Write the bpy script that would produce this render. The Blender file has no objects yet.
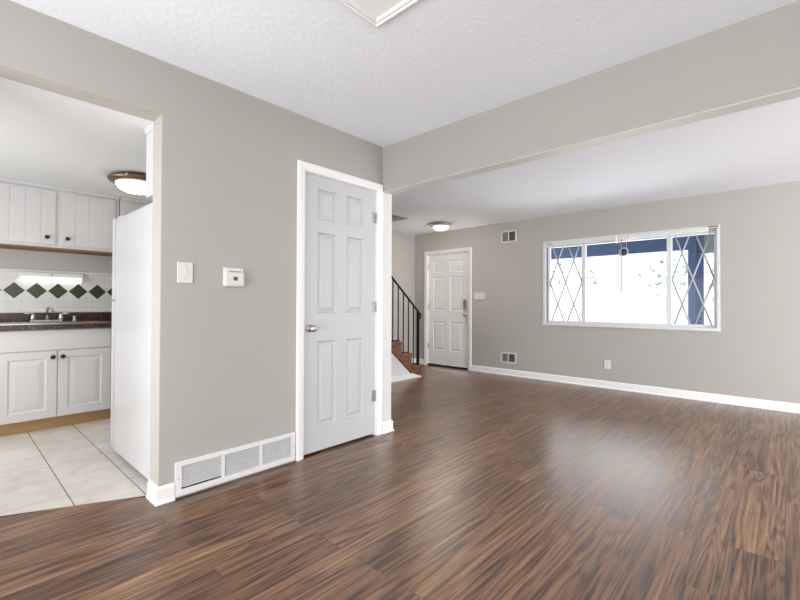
import bpy, bmesh, math, random
from mathutils import Matrix, Vector
random.seed(7)
PI = math.pi
SC = bpy.context.scene
COL = SC.collection

# ------------------------------------------------------------------ camera
cam_data = bpy.data.cameras.new('camera')
cam = bpy.data.objects.new('camera', cam_data)
COL.objects.link(cam)
cam_data.sensor_width = 36.0
cam_data.sensor_fit = 'HORIZONTAL'
cam_data.lens = 418.77 / 800.0 * 36.0
cam_data.clip_start = 0.02
R_ = Vector((0.73664848, 0.67626296, 0.00417515))
U_ = Vector((0.00334131, -0.00981319, 0.99994627))
F_ = Vector((-0.67626759, 0.73659495, 0.00948848))
mw = Matrix((R_, U_, -F_)).transposed().to_4x4()
mw.translation = Vector((0, 0, 1.10))
cam.matrix_world = mw
SC.camera = cam

# ------------------------------------------------------------------ world, fill lights, exposure
W = bpy.data.worlds.new('overcast_sky')
SC.world = W
W.use_nodes = True
bg = W.node_tree.nodes['Background']
bg.inputs[0].default_value = (0.975, 0.965, 1.0, 1)
bg.inputs[1].default_value = 11.0


def area(name, loc, rot, sx, sy, power, color):
    d = bpy.data.lights.new(name, 'AREA')
    d.shape = 'RECTANGLE'
    d.size, d.size_y = sx, sy
    d.energy = power
    d.color = color
    o = bpy.data.objects.new(name, d)
    COL.objects.link(o)
    o.location = loc
    o.rotation_euler = rot
    return o


# unseen fill lights added in front of solid walls to brighten the rooms
LIGHTS = dict(rear=110.0, side=54.0, living=20.0, kitchen=20.5, end=390.0)
area('rear_fill', (-1.35, -1.84, 0.92), (PI / 2, 0, 0), 1.9, 1.8, LIGHTS['rear'], (0.97, 0.985, 1.0))
area('side_fill', (1.94, 0.3, 1.0), (PI / 2, 0, PI / 2), 2.4, 1.9, LIGHTS['side'], (0.97, 0.98, 1.0))
area('living_fill', (5.59, 4.28, 0.95), (PI / 2, 0, PI / 2), 3.0, 1.8, LIGHTS['living'], (0.93, 0.96, 1.0))
area('living_end_fill', (4.5, 3.2, 1.2), (PI / 2, 0, 0.65), 1.8, 2.0, LIGHTS['end'], (0.95, 0.97, 1.0))
area('kitchen_fill', (-3.9, -0.63, 1.15), (PI / 2, 0, 0), 1.3, 1.1, LIGHTS['kitchen'], (1.0, 0.98, 0.95))
DOME, KDOME, TUBE = 92.0, 9.0, 1.5
SC.view_settings.view_transform = 'Standard'
SC.view_settings.look = 'None'
SC.view_settings.gamma = 1.0
SC.view_settings.use_curve_mapping = False
SC.view_settings.exposure = 0.0
SC.cycles.use_denoising = True
SC.cycles.max_bounces = 10
SC.cycles.diffuse_bounces = 6
SC.cycles.transparent_max_bounces = 12
SC.cycles.sample_clamp_direct = 1.8
SC.cycles.sample_clamp_indirect = 8.0


# ------------------------------------------------------------------ materials
def srgb(r, g, b):
    def f(c):
        c /= 255.0
        return c / 12.92 if c <= 0.04045 else ((c + 0.055) / 1.055) ** 2.4
    return (f(r), f(g), f(b), 1.0)


class NT:
    def __init__(self, name):
        self.m = bpy.data.materials.new(name)
        self.m.use_nodes = True
        self.t = self.m.node_tree
        self.b = self.t.nodes['Principled BSDF']

    def n(self, typ, **kw):
        x = self.t.nodes.new(typ)
        for k, v in kw.items():
            setattr(x, k, v)
        return x

    def l(self, a, b):
        self.t.links.new(a, b)

    def math(self, op, a, b=None, c=None):
        x = self.n('ShaderNodeMath', operation=op)
        for i, v in enumerate((a, b, c)):
            if v is None:
                continue
            if hasattr(v, 'links'):
                self.l(v, x.inputs[i])
            else:
                x.inputs[i].default_value = v
        return x.outputs[0]

    def mix(self, fac, a, b):
        x = self.n('ShaderNodeMix', data_type='RGBA')
        if hasattr(fac, 'links'):
            self.l(fac, x.inputs[0])
        else:
            x.inputs[0].default_value = fac
        for i, v in ((6, a), (7, b)):
            if hasattr(v, 'links'):
                self.l(v, x.inputs[i])
            else:
                x.inputs[i].default_value = v
        return x.outputs[2]

    def ramp(self, fac, stops):
        x = self.n('ShaderNodeValToRGB')
        e = x.color_ramp.elements
        while len(e) < len(stops):
            e.new(0.5)
        for s, (p, c) in zip(e, stops):
            s.position = p
            s.color = c
        self.l(fac, x.inputs[0])
        return x.outputs[0]

    def noise(self, vec=None, scale=5, detail=4, rough=0.55, dist=0.0):
        x = self.n('ShaderNodeTexNoise')
        x.inputs['Scale'].default_value = scale
        x.inputs['Detail'].default_value = detail
        x.inputs['Roughness'].default_value = rough
        x.inputs['Distortion'].default_value = dist
        if vec is not None:
            self.l(vec, x.inputs['Vector'])
        return x

    def coord(self):
        return self.n('ShaderNodeTexCoord').outputs['Object']

    def bump(self, h, strength=0.1, dist=0.01):
        x = self.n('ShaderNodeBump')
        x.inputs['Strength'].default_value = strength
        x.inputs['Distance'].default_value = dist
        self.l(h, x.inputs['Height'])
        self.l(x.outputs[0], self.b.inputs['Normal'])


def plain(name, col, rough=0.5, metal=0.0, spec=0.5, vary=0.04, scale=8.0, bump=0.0, bscale=120, bdist=0.002):
    """paint, metal or plastic with a faint procedural variation"""
    k = NT(name)
    c = k.coord()
    nz = k.noise(c, scale, 3)
    dark = tuple(v * (1 - vary) for v in col[:3]) + (1,)
    lite = tuple(min(1, v * (1 + vary)) for v in col[:3]) + (1,)
    k.l(k.mix(nz.outputs['Fac'], dark, lite), k.b.inputs['Base Color'])
    k.b.inputs['Roughness'].default_value = rough
    k.b.inputs['Metallic'].default_value = metal
    k.b.inputs['Specular IOR Level'].default_value = spec
    if bump:
        k.bump(k.noise(c, bscale, 3).outputs['Fac'], bump, bdist)
    return k.m


M = {}
M['wall'] = plain('greige_wall_paint', srgb(173, 170, 165), 0.75, spec=0.25, vary=0.02, scale=1.5, bump=0.08, bscale=90)
M['ceiling'] = plain('stippled_ceiling_paint', srgb(238, 243, 250), 0.9, spec=0.1, vary=0.02, scale=30, bump=0.4, bscale=34, bdist=0.008)
M['smoothceil'] = plain('white_ceiling_paint', srgb(236, 238, 240), 0.85, spec=0.1, vary=0.01, bump=0.1, bscale=60)
M['jamb'] = plain('cream_jamb_paint', srgb(184, 179, 172), 0.6, vary=0.01)
M['kwall'] = plain('grey_kitchen_paint', srgb(204, 204, 202), 0.7, vary=0.02)
M['trim'] = plain('white_trim_gloss', srgb(236, 236, 236), 0.38, vary=0.01)
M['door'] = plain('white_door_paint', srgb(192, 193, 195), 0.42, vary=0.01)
M['whitepaint'] = plain('off_white_paint', srgb(213, 213, 209), 0.5, vary=0.01)
M['cab'] = plain('white_cabinet_paint', srgb(221, 221, 223), 0.4, vary=0.012)
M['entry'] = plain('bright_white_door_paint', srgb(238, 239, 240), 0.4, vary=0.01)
M['fridge'] = plain('white_appliance_enamel', srgb(214, 215, 218), 0.32, vary=0.008, bump=0.05, bscale=260)
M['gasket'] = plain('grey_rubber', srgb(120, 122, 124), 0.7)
M['dark'] = plain('dark_void', srgb(26, 25, 24), 0.9)
M['grille'] = plain('white_grille_enamel', srgb(226, 226, 226), 0.45)
M['ventframe'] = plain('cream_vent_frame', srgb(206, 203, 198), 0.5)
M['ventgrey'] = plain('grey_vent_enamel', srgb(160, 160, 156), 0.5)
M['plate'] = plain('white_plastic', srgb(216, 213, 207), 0.4, vary=0.01)
M['nickel'] = plain('satin_nickel', srgb(196, 192, 186), 0.28, 1.0)
M['bronze'] = plain('brushed_bronze', srgb(142, 122, 104), 0.38, 1.0)
M['chrome'] = plain('chrome', srgb(225, 225, 228), 0.12, 1.0, vary=0.0)
M['steel'] = plain('sink_steel', srgb(205, 200, 190), 0.25, 1.0)
M['iron'] = plain('black_wrought_iron', srgb(52, 46, 43), 0.45, 0.6)
M['black'] = plain('black_knob', srgb(20, 19, 19), 0.3)
M['lcd'] = plain('grey_display', srgb(62, 68, 66), 0.25)
M['frame'] = plain('white_window_frame', srgb(212, 213, 214), 0.4, vary=0.01)
M['came'] = plain('grey_window_lattice', srgb(170, 171, 173), 0.45)
M['blue'] = plain('blue_porch_paint', srgb(50, 66, 102), 0.6, vary=0.08, scale=14)
M['teal'] = plain('grey_green_porch_boards', srgb(92, 108, 112), 0.7, vary=0.1, scale=10)
M['plywood'] = plain('bare_cabinet_wood', srgb(186, 152, 104), 0.6, vary=0.12, scale=12)
M['underside'] = plain('brown_cabinet_underside', srgb(138, 106, 70), 0.6, vary=0.12, scale=12)
M['concrete'] = plain('pale_concrete', srgb(206, 206, 204), 0.9, vary=0.06, scale=3)
M['snow'] = plain('pale_ground', srgb(226, 228, 228), 0.95, vary=0.06, scale=0.4)
M['siding'] = plain('far_white_siding', srgb(232, 234, 236), 0.8)
M['roof'] = plain('far_grey_roof', srgb(200, 204, 208), 0.9)
M['bark'] = plain('pale_bark', srgb(110, 108, 104), 0.9)
M['leaf'] = plain('pale_foliage', srgb(138, 144, 142), 0.9, vary=0.12, scale=6)  # even pale tone, lightened for the washed-out view outside
M['orn'] = plain('blue_glass_ornament', srgb(28, 40, 66), 0.15)


def wood_floor(name, plank_w=0.098, plank_l=1.22):
    k = NT(name)
    c = k.coord()
    sp = k.n('ShaderNodeSeparateXYZ'); k.l(c, sp.inputs[0])
    cb = k.n('ShaderNodeCombineXYZ')
    k.l(sp.outputs[1], cb.inputs[0]); k.l(sp.outputs[0], cb.inputs[1])
    br = k.n('ShaderNodeTexBrick')
    br.offset = 0.37
    br.offset_frequency = 3
    br.inputs['Color1'].default_value = (0, 0, 0, 1)
    br.inputs['Color2'].default_value = (1, 1, 1, 1)
    br.inputs['Mortar'].default_value = (0.5, 0.5, 0.5, 1)
    br.inputs['Scale'].default_value = 1.0
    br.inputs['Mortar Size'].default_value = 0.0011
    br.inputs['Mortar Smooth'].default_value = 0.2
    br.inputs['Brick Width'].default_value = plank_l
    br.inputs['Row Height'].default_value = plank_w
    k.l(cb.outputs[0], br.inputs['Vector'])
    rnd = k.n('ShaderNodeSeparateColor'); k.l(br.outputs['Color'], rnd.inputs[0])
    r = rnd.outputs[0]
    # grain runs along the planks and is shifted on each one
    sh = k.math('MULTIPLY', r, 37.0)

    def stretched(sx, sy):
        v = k.n('ShaderNodeCombineXYZ')
        k.l(k.math('MULTIPLY', sp.outputs[0], sx), v.inputs[0])
        k.l(k.math('MULTIPLY', sp.outputs[1], sy), v.inputs[1])
        k.l(sh, v.inputs[2])
        return v.outputs[0]
    low = k.noise(stretched(8.0, 0.65), 1.0, 2, 0.5, 0.5)
    ring = k.math('MULTIPLY', k.math('ABSOLUTE', k.math('SUBTRACT', k.math('FRACT', k.math('MULTIPLY', low.outputs['Fac'], 9.0)), 0.5)), 2.0)
    streak = k.noise(stretched(62.0, 1.5), 1.0, 5, 0.65, 0.4)
    g2 = k.noise(stretched(210.0, 5.0), 1.0, 3, 0.6, 0.3)
    f = k.math('ADD', k.math('MULTIPLY', ring, 0.12), k.math('ADD', k.math('MULTIPLY', streak.outputs['Fac'], 0.58), k.math('MULTIPLY', g2.outputs['Fac'], 0.28)))
    col = k.ramp(f, [(0.35, srgb(42, 26, 19)), (0.42, srgb(78, 52, 38)), (0.49, srgb(117, 85, 60)), (0.57, srgb(138, 105, 76)), (0.68, srgb(162, 128, 94))])
    tone = k.ramp(r, [(0.0, (0.74, 0.70, 0.70, 1)), (0.5, (0.95, 0.92, 0.90, 1)), (1.0, (1.12, 1.11, 1.10, 1))])
    x = k.n('ShaderNodeMix', data_type='RGBA', blend_type='MULTIPLY')
    x.inputs[0].default_value = 1.0
    k.l(col, x.inputs[6]); k.l(tone, x.inputs[7])
    seam = k.mix(br.outputs['Fac'], x.outputs[2], srgb(44, 30, 23))
    k.l(seam, k.b.inputs['Base Color'])
    rg = k.math('MULTIPLY_ADD', g2.outputs['Fac'], 0.10, 0.25)
    k.l(rg, k.b.inputs['Roughness'])
    k.b.inputs['Specular IOR Level'].default_value = 0.85
    h = k.math('SUBTRACT', k.math('MULTIPLY', g2.outputs['Fac'], 0.5), br.outputs['Fac'])
    k.bump(h, 0.04, 0.002)
    return k.m


M['wood'] = wood_floor('brown_plank_floor')


def tile_floor(name):
    k = NT(name)
    c = k.coord()
    sp = k.n('ShaderNodeSeparateXYZ'); k.l(c, sp.inputs[0])

    def joint(src, off, step, half):
        a = k.math('DIVIDE', k.math('SUBTRACT', src, off), step)
        fr = k.math('FRACT', k.math('ADD', a, 100.5))
        d = k.math('ABSOLUTE', k.math('SUBTRACT', fr, 0.5))
        return k.math('LESS_THAN', d, half / step), k.math('FLOOR', k.math('ADD', a, 100.0))
    jy, iy = joint(sp.outputs[1], 0.490, 0.305, 0.0028)
    jx, ix = joint(sp.outputs[0], -3.02, 0.305, 0.0018)
    cid = k.n('ShaderNodeCombineXYZ'); k.l(ix, cid.inputs[0]); k.l(iy, cid.inputs[1])
    wn = k.n('ShaderNodeTexWhiteNoise'); k.l(cid.outputs[0], wn.inputs['Vector'])
    nz = k.noise(c, 5, 5, 0.6, 1.2)
    base = k.ramp(nz.outputs['Fac'], [(0.3, srgb(212, 205, 197)), (0.5, srgb(226, 221, 214)), (0.7, srgb(234, 230, 224))])
    base = k.mix(k.math('MULTIPLY', wn.outputs['Value'], 0.28), base, srgb(186, 178, 168))
    base = k.mix(jx, base, srgb(168, 162, 154))
    base = k.mix(jy, base, srgb(92, 84, 76))
    k.l(base, k.b.inputs['Base Color'])
    k.b.inputs['Roughness'].default_value = 0.35
    k.bump(k.math('SUBTRACT', 1.0, k.math('MAXIMUM', jx, jy)), 0.3, 0.002)
    return k.m


M['tile'] = tile_floor('beige_floor_tile')


def wall_tile(name):
    k = NT(name)
    c = k.coord()
    sp = k.n('ShaderNodeSeparateXYZ'); k.l(c, sp.inputs[0])
    cb = k.n('ShaderNodeCombineXYZ')
    k.l(sp.outputs[1], cb.inputs[0]); k.l(sp.outputs[2], cb.inputs[1])
    br = k.n('ShaderNodeTexBrick')
    br.offset = 0.0
    br.inputs['Color1'].default_value = srgb(226, 226, 226)
    br.inputs['Color2'].default_value = srgb(232, 232, 232)
    br.inputs['Mortar'].default_value = srgb(204, 204, 204)
    br.inputs['Scale'].default_value = 1.0
    br.inputs['Mortar Size'].default_value = 0.0014
    br.inputs['Brick Width'].default_value = 0.108
    br.inputs['Row Height'].default_value = 0.108
    k.l(cb.outputs[0], br.inputs['Vector'])
    k.l(br.outputs['Color'], k.b.inputs['Base Color'])
    k.b.inputs['Roughness'].default_value = 0.25
    return k.m


M['walltile'] = wall_tile('white_wall_tile')
M['green'] = plain('dark_green_tile', srgb(58, 68, 40), 0.3, vary=0.3, scale=16)


def granite(name):
    k = NT(name)
    c = k.coord()
    v = k.n('ShaderNodeTexVoronoi'); v.inputs['Scale'].default_value = 110
    k.l(c, v.inputs['Vector'])
    n1 = k.noise(c, 30, 5, 0.7)
    sv = k.n('ShaderNodeSeparateColor'); k.l(v.outputs['Color'], sv.inputs[0])
    f = k.math('ADD', k.math('MULTIPLY', sv.outputs[0], 0.5), k.math('MULTIPLY', n1.outputs['Fac'], 0.5))
    k.l(k.ramp(f, [(0.25, srgb(26, 18, 14)), (0.5, srgb(66, 42, 32)), (0.70, srgb(88, 62, 46)), (0.85, srgb(140, 118, 96))]), k.b.inputs['Base Color'])
    k.b.inputs['Roughness'].default_value = 0.3
    return k.m


M['granite'] = granite('brown_laminate_granite')


def stairwood(name):
    k = NT(name)
    mp = k.n('ShaderNodeMapping'); mp.inputs['Scale'].default_value = (14, 2.2, 14)
    k.l(k.coord(), mp.inputs[0])
    nz = k.noise(mp.outputs[0], 1.5, 5, 0.6, 0.6)
    k.l(k.ramp(nz.outputs['Fac'], [(0.3, srgb(84, 52, 36)), (0.5, srgb(120, 78, 55)), (0.7, srgb(146, 100, 74))]), k.b.inputs['Base Color'])
    k.b.inputs['Roughness'].default_value = 0.4
    return k.m


M['stair'] = stairwood('stained_stair_wood')


def emit(name, col, strength):
    k = NT(name)
    k.b.inputs['Base Color'].default_value = (0.9, 0.88, 0.84, 1)
    k.b.inputs['Emission Color'].default_value = col
    k.b.inputs['Emission Strength'].default_value = strength
    return k.m


M['dome'] = emit('lit_frosted_glass', (1.0, 0.91, 0.78, 1), DOME)
M['kdome'] = emit('lit_frosted_glass_kitchen', (1.0, 0.93, 0.83, 1), KDOME)
M['tube'] = emit('lit_fluorescent_diffuser', (1.0, 0.97, 0.84, 1), TUBE)


def glass(name):
    k = NT(name)
    out = k.t.nodes['Material Output']
    tr = k.n('ShaderNodeBsdfTransparent'); tr.inputs[0].default_value = (0.97, 0.985, 0.98, 1)
    gl = k.n('ShaderNodeBsdfGlossy'); gl.inputs['Roughness'].default_value = 0.02
    fr = k.n('ShaderNodeFresnel'); fr.inputs[0].default_value = 1.3
    mx = k.n('ShaderNodeMixShader')
    k.l(fr.outputs[0], mx.inputs[0]); k.l(tr.outputs[0], mx.inputs[1]); k.l(gl.outputs[0], mx.inputs[2])
    k.l(mx.outputs[0], out.inputs[0])
    return k.m


M['glass'] = glass('window_glass')

# ------------------------------------------------------------------ mesh helpers
BASE = {}


class MB:
    """one mesh being built, in world coordinates"""

    def __init__(self):
        self.bm = bmesh.new()
        self.mi = 0

    def face(self, pts):
        vs = [self.bm.verts.new(p) for p in pts]
        f = self.bm.faces.new(vs)
        f.material_index = self.mi
        return f

    def box(self, x0, x1, y0, y1, z0, z1, bev=0.0, seg=2):
        g = bmesh.ops.create_cube(self.bm, size=1.0)
        vs = g['verts']
        for v in vs:
            v.co = Vector(((x0 + x1) / 2 + v.co.x * abs(x1 - x0), (y0 + y1) / 2 + v.co.y * abs(y1 - y0), (z0 + z1) / 2 + v.co.z * abs(z1 - z0)))
        fs = {f for v in vs for f in v.link_faces}
        for f in fs:
            f.material_index = self.mi
        if bev:
            es = {e for v in vs for e in v.link_edges}
            r = bmesh.ops.bevel(self.bm, geom=list(es), offset=bev, segments=seg, profile=0.7, affect='EDGES')
            for f in r['faces']:
                f.material_index = self.mi
                f.smooth = True
        return self

    def prism(self, pts, axis, a, b):
        """outline (2D points) extruded along an axis: 'x' takes (y,z), 'y' takes (x,z), 'z' takes (x,y)"""
        def P(p, t):
            return {'x': (t, p[0], p[1]), 'y': (p[0], t, p[1]), 'z': (p[0], p[1], t)}[axis]
        A = [self.bm.verts.new(P(p, a)) for p in pts]
        B = [self.bm.verts.new(P(p, b)) for p in pts]
        fs = [self.bm.faces.new(A), self.bm.faces.new(B[::-1])]
        n = len(pts)
        for i in range(n):
            fs.append(self.bm.faces.new((A[i], B[i], B[(i + 1) % n], A[(i + 1) % n])))
        for f in fs:
            f.material_index = self.mi
        bmesh.ops.recalc_face_normals(self.bm, faces=fs)
        return self

    def lathe(self, center, axis, prof, seg=40, smooth=True):
        """profile [(radius, height)] turned about an axis through center"""
        axis = Vector(axis).normalized()
        q = axis.to_track_quat('Z', 'Y')
        rings = []
        for r, h in prof:
            if r < 1e-6:
                rings.append([self.bm.verts.new(Vector(center) + q @ Vector((0, 0, h)))])
            else:
                rings.append([self.bm.verts.new(Vector(center) + q @ Vector((r * math.cos(2 * PI * i / seg), r * math.sin(2 * PI * i / seg), h))) for i in range(seg)])
        fs = []
        for a, b in zip(rings, rings[1:]):
            for i in range(seg):
                j = (i + 1) % seg
                if len(a) == 1 and len(b) == 1:
                    continue
                if len(a) == 1:
                    fs.append(self.bm.faces.new((a[0], b[i], b[j])))
                elif len(b) == 1:
                    fs.append(self.bm.faces.new((a[i], b[0], a[j])))
                else:
                    fs.append(self.bm.faces.new((a[i], b[i], b[j], a[j])))
        for f in fs:
            f.material_index = self.mi
            f.smooth = smooth
        bmesh.ops.recalc_face_normals(self.bm, faces=fs)
        return self

    def tube(self, pts, r, seg=12, square=False):
        """round or square bar along a polyline"""
        pts = [Vector(p) for p in pts]
        rings = []
        rr = r if isinstance(r, (list, tuple)) else [r] * len(pts)
        n = 4 if square else seg
        for i, p in enumerate(pts):
            t = (pts[min(i + 1, len(pts) - 1)] - pts[max(i - 1, 0)]).normalized()
            up = Vector((0, 0, 1)) if abs(t.z) < 0.95 else Vector((0, 1, 0))
            s = t.cross(up).normalized()
            u = s.cross(t).normalized()
            off = PI / 4 if square else 0
            k = rr[i] * (math.sqrt(2) if square else 1)
            rings.append([self.bm.verts.new(p + s * (k * math.cos(2 * PI * j / n + off)) + u * (k * math.sin(2 * PI * j / n + off))) for j in range(n)])
        fs = []
        for a, b in zip(rings, rings[1:]):
            for j in range(n):
                fs.append(self.bm.faces.new((a[j], a[(j + 1) % n], b[(j + 1) % n], b[j])))
                fs[-1].smooth = not square
        fs.append(self.bm.faces.new(rings[0][::-1]))
        fs.append(self.bm.faces.new(rings[-1]))
        for f in fs:
            f.material_index = self.mi
        bmesh.ops.recalc_face_normals(self.bm, faces=fs)
        return self

    def obj(self, name, mats, parent=None, base=None):
        if not isinstance(mats, (list, tuple)):
            mats = [mats]
        if parent is not None:
            b = BASE[parent]
        else:
            if base is None:
                xs = [v.co for v in self.bm.verts]
                lo = Vector((min(v.x for v in xs), min(v.y for v in xs), min(v.z for v in xs)))
                hi = Vector((max(v.x for v in xs), max(v.y for v in xs), max(v.z for v in xs)))
                b = Vector(((lo.x + hi.x) / 2, (lo.y + hi.y) / 2, lo.z))
            else:
                b = Vector(base)
        for v in self.bm.verts:
            v.co -= b
        me = bpy.data.meshes.new(name)
        self.bm.to_mesh(me)
        self.bm.free()
        for m in mats:
            me.materials.append(m)
        o = bpy.data.objects.new(name, me)
        COL.objects.link(o)
        if parent is not None:
            o.parent = bpy.data.objects[parent]
        else:
            o.location = b
        BASE[o.name] = b
        return o


def struct(mb, name, mats, parent=None, base=None):
    o = mb.obj(name, mats, parent, base)
    if parent is None:
        o['kind'] = 'structure'
    return o


def tag(o, label, cat, group=None, kind=None):
    o['label'] = label
    o['category'] = cat
    if group:
        o['group'] = group
    if kind:
        o['kind'] = kind
    return o


def empty(name, loc, label, cat, group=None):
    o = bpy.data.objects.new(name, None)
    o.empty_display_size = 0.1
    COL.objects.link(o)
    o.location = loc
    BASE[o.name] = Vector(loc)
    tag(o, label, cat, group)
    return o


def copy_thing(root, delta, label):
    c = root.copy()
    COL.objects.link(c)
    c.location = root.location + Vector(delta)
    c['label'] = label
    for ch in root.children:
        d = ch.copy(); COL.objects.link(d); d.parent = c
        for g in ch.children:
            e = g.copy(); COL.objects.link(e); e.parent = d
    return c


# ------------------------------------------------------------------ room dimensions (metres, camera above the origin)
XL, XLB = -2.524, -2.663        # left wall: room face, kitchen face
YB0, YB1 = 2.524, 2.6325        # beam front, back
YF = 5.933                      # far wall
XR = 5.60                       # unseen right wall, set back to even out the fill light
YK = -1.85                      # wall behind the camera
ZC, ZL, ZK = 2.438, 2.382, 2.168
ZB = 2.058                      # underside of beam
OPY, OPZ = 0.807, 2.145         # kitchen opening edge, head
XS = -5.075                     # stair outer wall
XT = -4.07                      # stair open side
XKB = -5.25                     # kitchen back wall
DY0, DY1, DZ = 1.735, 2.458, 2.050   # closet door opening
TJ = 0.13

# floors: the wood meets the kitchen tile along a slightly slanting cut
m = MB()
EDGE = [(-2.676, OPY), (-2.676, 0.794), (-2.818, 0.510), (-2.965, 0.205), (-3.12, -0.11), (-3.30, -0.62)]
m.prism([(XR, YK), (XR, YF + 0.02), (XS, YF + 0.02), (XS, 2.58), (XLB, 2.58), (XLB, OPY)] + EDGE[1:] + [(XLB, -0.62), (XLB, YK)], 'z', -0.08, 0.0)
struct(m, 'floor', M['wood'], base=(0, 0, 0))
m = MB()
m.prism([(XLB, OPY), (XLB, 2.5), (XKB - 0.02, 2.5), (XKB - 0.02, -0.62)] + EDGE[::-1][:-1], 'z', -0.08, 0.001)
struct(m, 'floor_kitchen', M['tile'], base=(0, 0, 0))
m = MB()
pts = EDGE[1:]
m.tube([(p[0], p[1], 0.0) for p in pts], 0.004, 6)
struct(m, 'trim_threshold', M['stairedge'] if 'stairedge' in M else M['bronze'])

# left wall with the kitchen opening and the closet doorway
m = MB()
m.box(XLB, XL, YK, -0.08, 0, ZC)  # unseen near end, extended to keep fill light off the kitchen
m.box(XLB, XL, -0.08, OPY, OPZ, ZC)
m.box(XLB, XL, OPY, DY0, 0, ZC)
m.box(XLB, XL, DY0, DY1, DZ, ZC)
m.box(XLB, XL, DY1, YB1 - 0.002, 0, ZC)
struct(m, 'wall_left', M['wall'], base=(0, 0, 0))
# painted lining of the kitchen opening
m = MB()
m.box(XLB - 0.002, XL - 0.001, OPY - 0.004, OPY, 0.0, OPZ)
m.box(XLB - 0.002, XL - 0.001, -0.08, OPY, OPZ - 0.004, OPZ)
struct(m, 'trim_kitchen_opening', M['jamb'])

# beam over the wide opening, with its white lining
m = MB()
m.box(XL, XR, YB0, YB1, ZB, ZC)
struct(m, 'wall_beam', M['wall'])
m = MB()
m.box(XL - 0.002, XR, YB0 + 0.004, YB1 + 0.003, ZB - 0.005, ZB)
m.box(XL - 0.001, XL + 0.004, YB0 + 0.004, YB1 + 0.003, 0.0, ZB)
m.box(XLB, XL, YB1 - 0.002, YB1 + 0.003, 0.0, ZB)
struct(m, 'trim_opening', M['whitepaint'])

# ceilings
m = MB(); m.box(XLB, XR + TJ, YK - TJ, YB1, ZC, ZC + 0.06); struct(m, 'ceiling', M['ceiling'], base=(0, 0, ZC))
m = MB()
m.box(-4.15, XR + TJ, YB1, YF + TJ, ZL, ZL + 0.10)
m.box(XS - TJ, -4.15, 4.72, YF + TJ, ZL, ZL + 0.10)
struct(m, 'ceiling_living', M['ceiling'], base=(0, 0, ZL))
m = MB(); m.box(XKB - 0.1, XLB, -0.75, 2.55, ZK, ZK + 0.06); struct(m, 'ceiling_kitchen', M['smoothceil'], base=(0, 0, ZK))

# far wall with the window and the entry doorway
WX0, WX1, WZ0, WZ1 = -2.575, -0.560, 0.835, 1.985
FX0, FX1, FZ = -4.775, -3.893, 1.985
m = MB()
m.box(XS - TJ, FX0, YF, YF + TJ, -0.05, ZL + 0.05)
m.box(FX0, FX1, YF, YF + TJ, FZ, ZL + 0.05)
m.box(FX1, WX0, YF, YF + TJ, -0.05, ZL + 0.05)
m.box(WX0, WX1, YF, YF + TJ, -0.05, WZ0)
m.box(WX0, WX1, YF, YF + TJ, WZ1, ZL + 0.05)
m.box(WX1, XR + TJ, YF, YF + TJ, -0.05, ZL + 0.05)
struct(m, 'wall_far', M['wall'], base=(0, YF, 0))

# stair side: outer wall, shaft above, closet end wall
m = MB(); m.box(XS - TJ, XS, YB1 - 0.05, YF, -0.05, 4.7); struct(m, 'wall_stair', M['wall'], base=(XS, 0, 0))
m = MB()
m.box(XS, -4.15, 4.72, 4.80, ZL + 0.10, 4.7)
m.box(-4.15, -4.07, YB1, 4.80, ZL + 0.10, 4.7)
m.box(XS, -4.07, YB1 - 0.08, YB1, ZL + 0.10, 4.7)
struct(m, 'wall_stair_shaft', M['wall'])
m = MB(); m.box(XS - TJ, -4.07, YB1 - 0.08, 4.8, 4.7, 4.78); struct(m, 'ceiling_stair', M['smoothceil'])
m = MB(); m.box(XS, XLB, YB1 - 0.11, YB1 - 0.002, 0, ZL + 0.1); struct(m, 'wall_closet', M['wall'])
# solid unseen walls behind and right; the right ones shaped for the fill lights
m = MB(); m.box(XLB, XR + TJ, YK - TJ, YK, 0, ZC); struct(m, 'wall_back', M['wall'], base=(0, YK, 0))
m = MB(); m.box(XR, XR + TJ, YB1, YF, 0, ZC); m.box(1.95, 2.08, YK, YB1, 0, ZC); m.box(2.08, XR + TJ, YB1 - TJ, YB1, 0, ZC); struct(m, 'wall_right_unseen', M['wall'], base=(XR, 0, 0))
# kitchen walls
m = MB(); m.box(XKB - 0.1, XKB, -0.75, 2.55, -0.05, ZK + 0.05); struct(m, 'wall_kitchen', M['kwall'])
m = MB(); m.box(XKB, XLB, 2.40, 2.50, 0, ZK); struct(m, 'wall_kitchen_end', M['kwall'])
m = MB(); m.box(XKB, XLB, -0.75, -0.64, 0, ZK)
struct(m, 'wall_kitchen_near', M['kwall'])


# ------------------------------------------------------------------ baseboards
def base_prof(h=0.095, t=0.013):
    return [(0, 0), (0.020, 0), (0.020, 0.008), (0.017, 0.015), (t, 0.019), (t, h - 0.014), (t * 0.55, h - 0.003), (0.0, h)]


def base_run(m, a, b, n, h=0.095):
    """baseboard from a to b (x,y) on a wall whose room-side normal is n; ends mitred at outside corners via the given points"""
    a, b, n = Vector(a), Vector(b), Vector(n)
    pr = base_prof(h)
    A = [m.bm.verts.new((a.x + n.x * p[0], a.y + n.y * p[0], p[1])) for p in pr]
    B = [m.bm.verts.new((b.x + n.x * p[0], b.y + n.y * p[0], p[1])) for p in pr]
    fs = [m.bm.faces.new(A), m.bm.faces.new(B[::-1])]
    for i in range(len(pr)):
        j = (i + 1) % len(pr)
        fs.append(m.bm.faces.new((A[i], B[i], B[j], A[j])))
    bmesh.ops.recalc_face_normals(m.bm, faces=fs)


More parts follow.
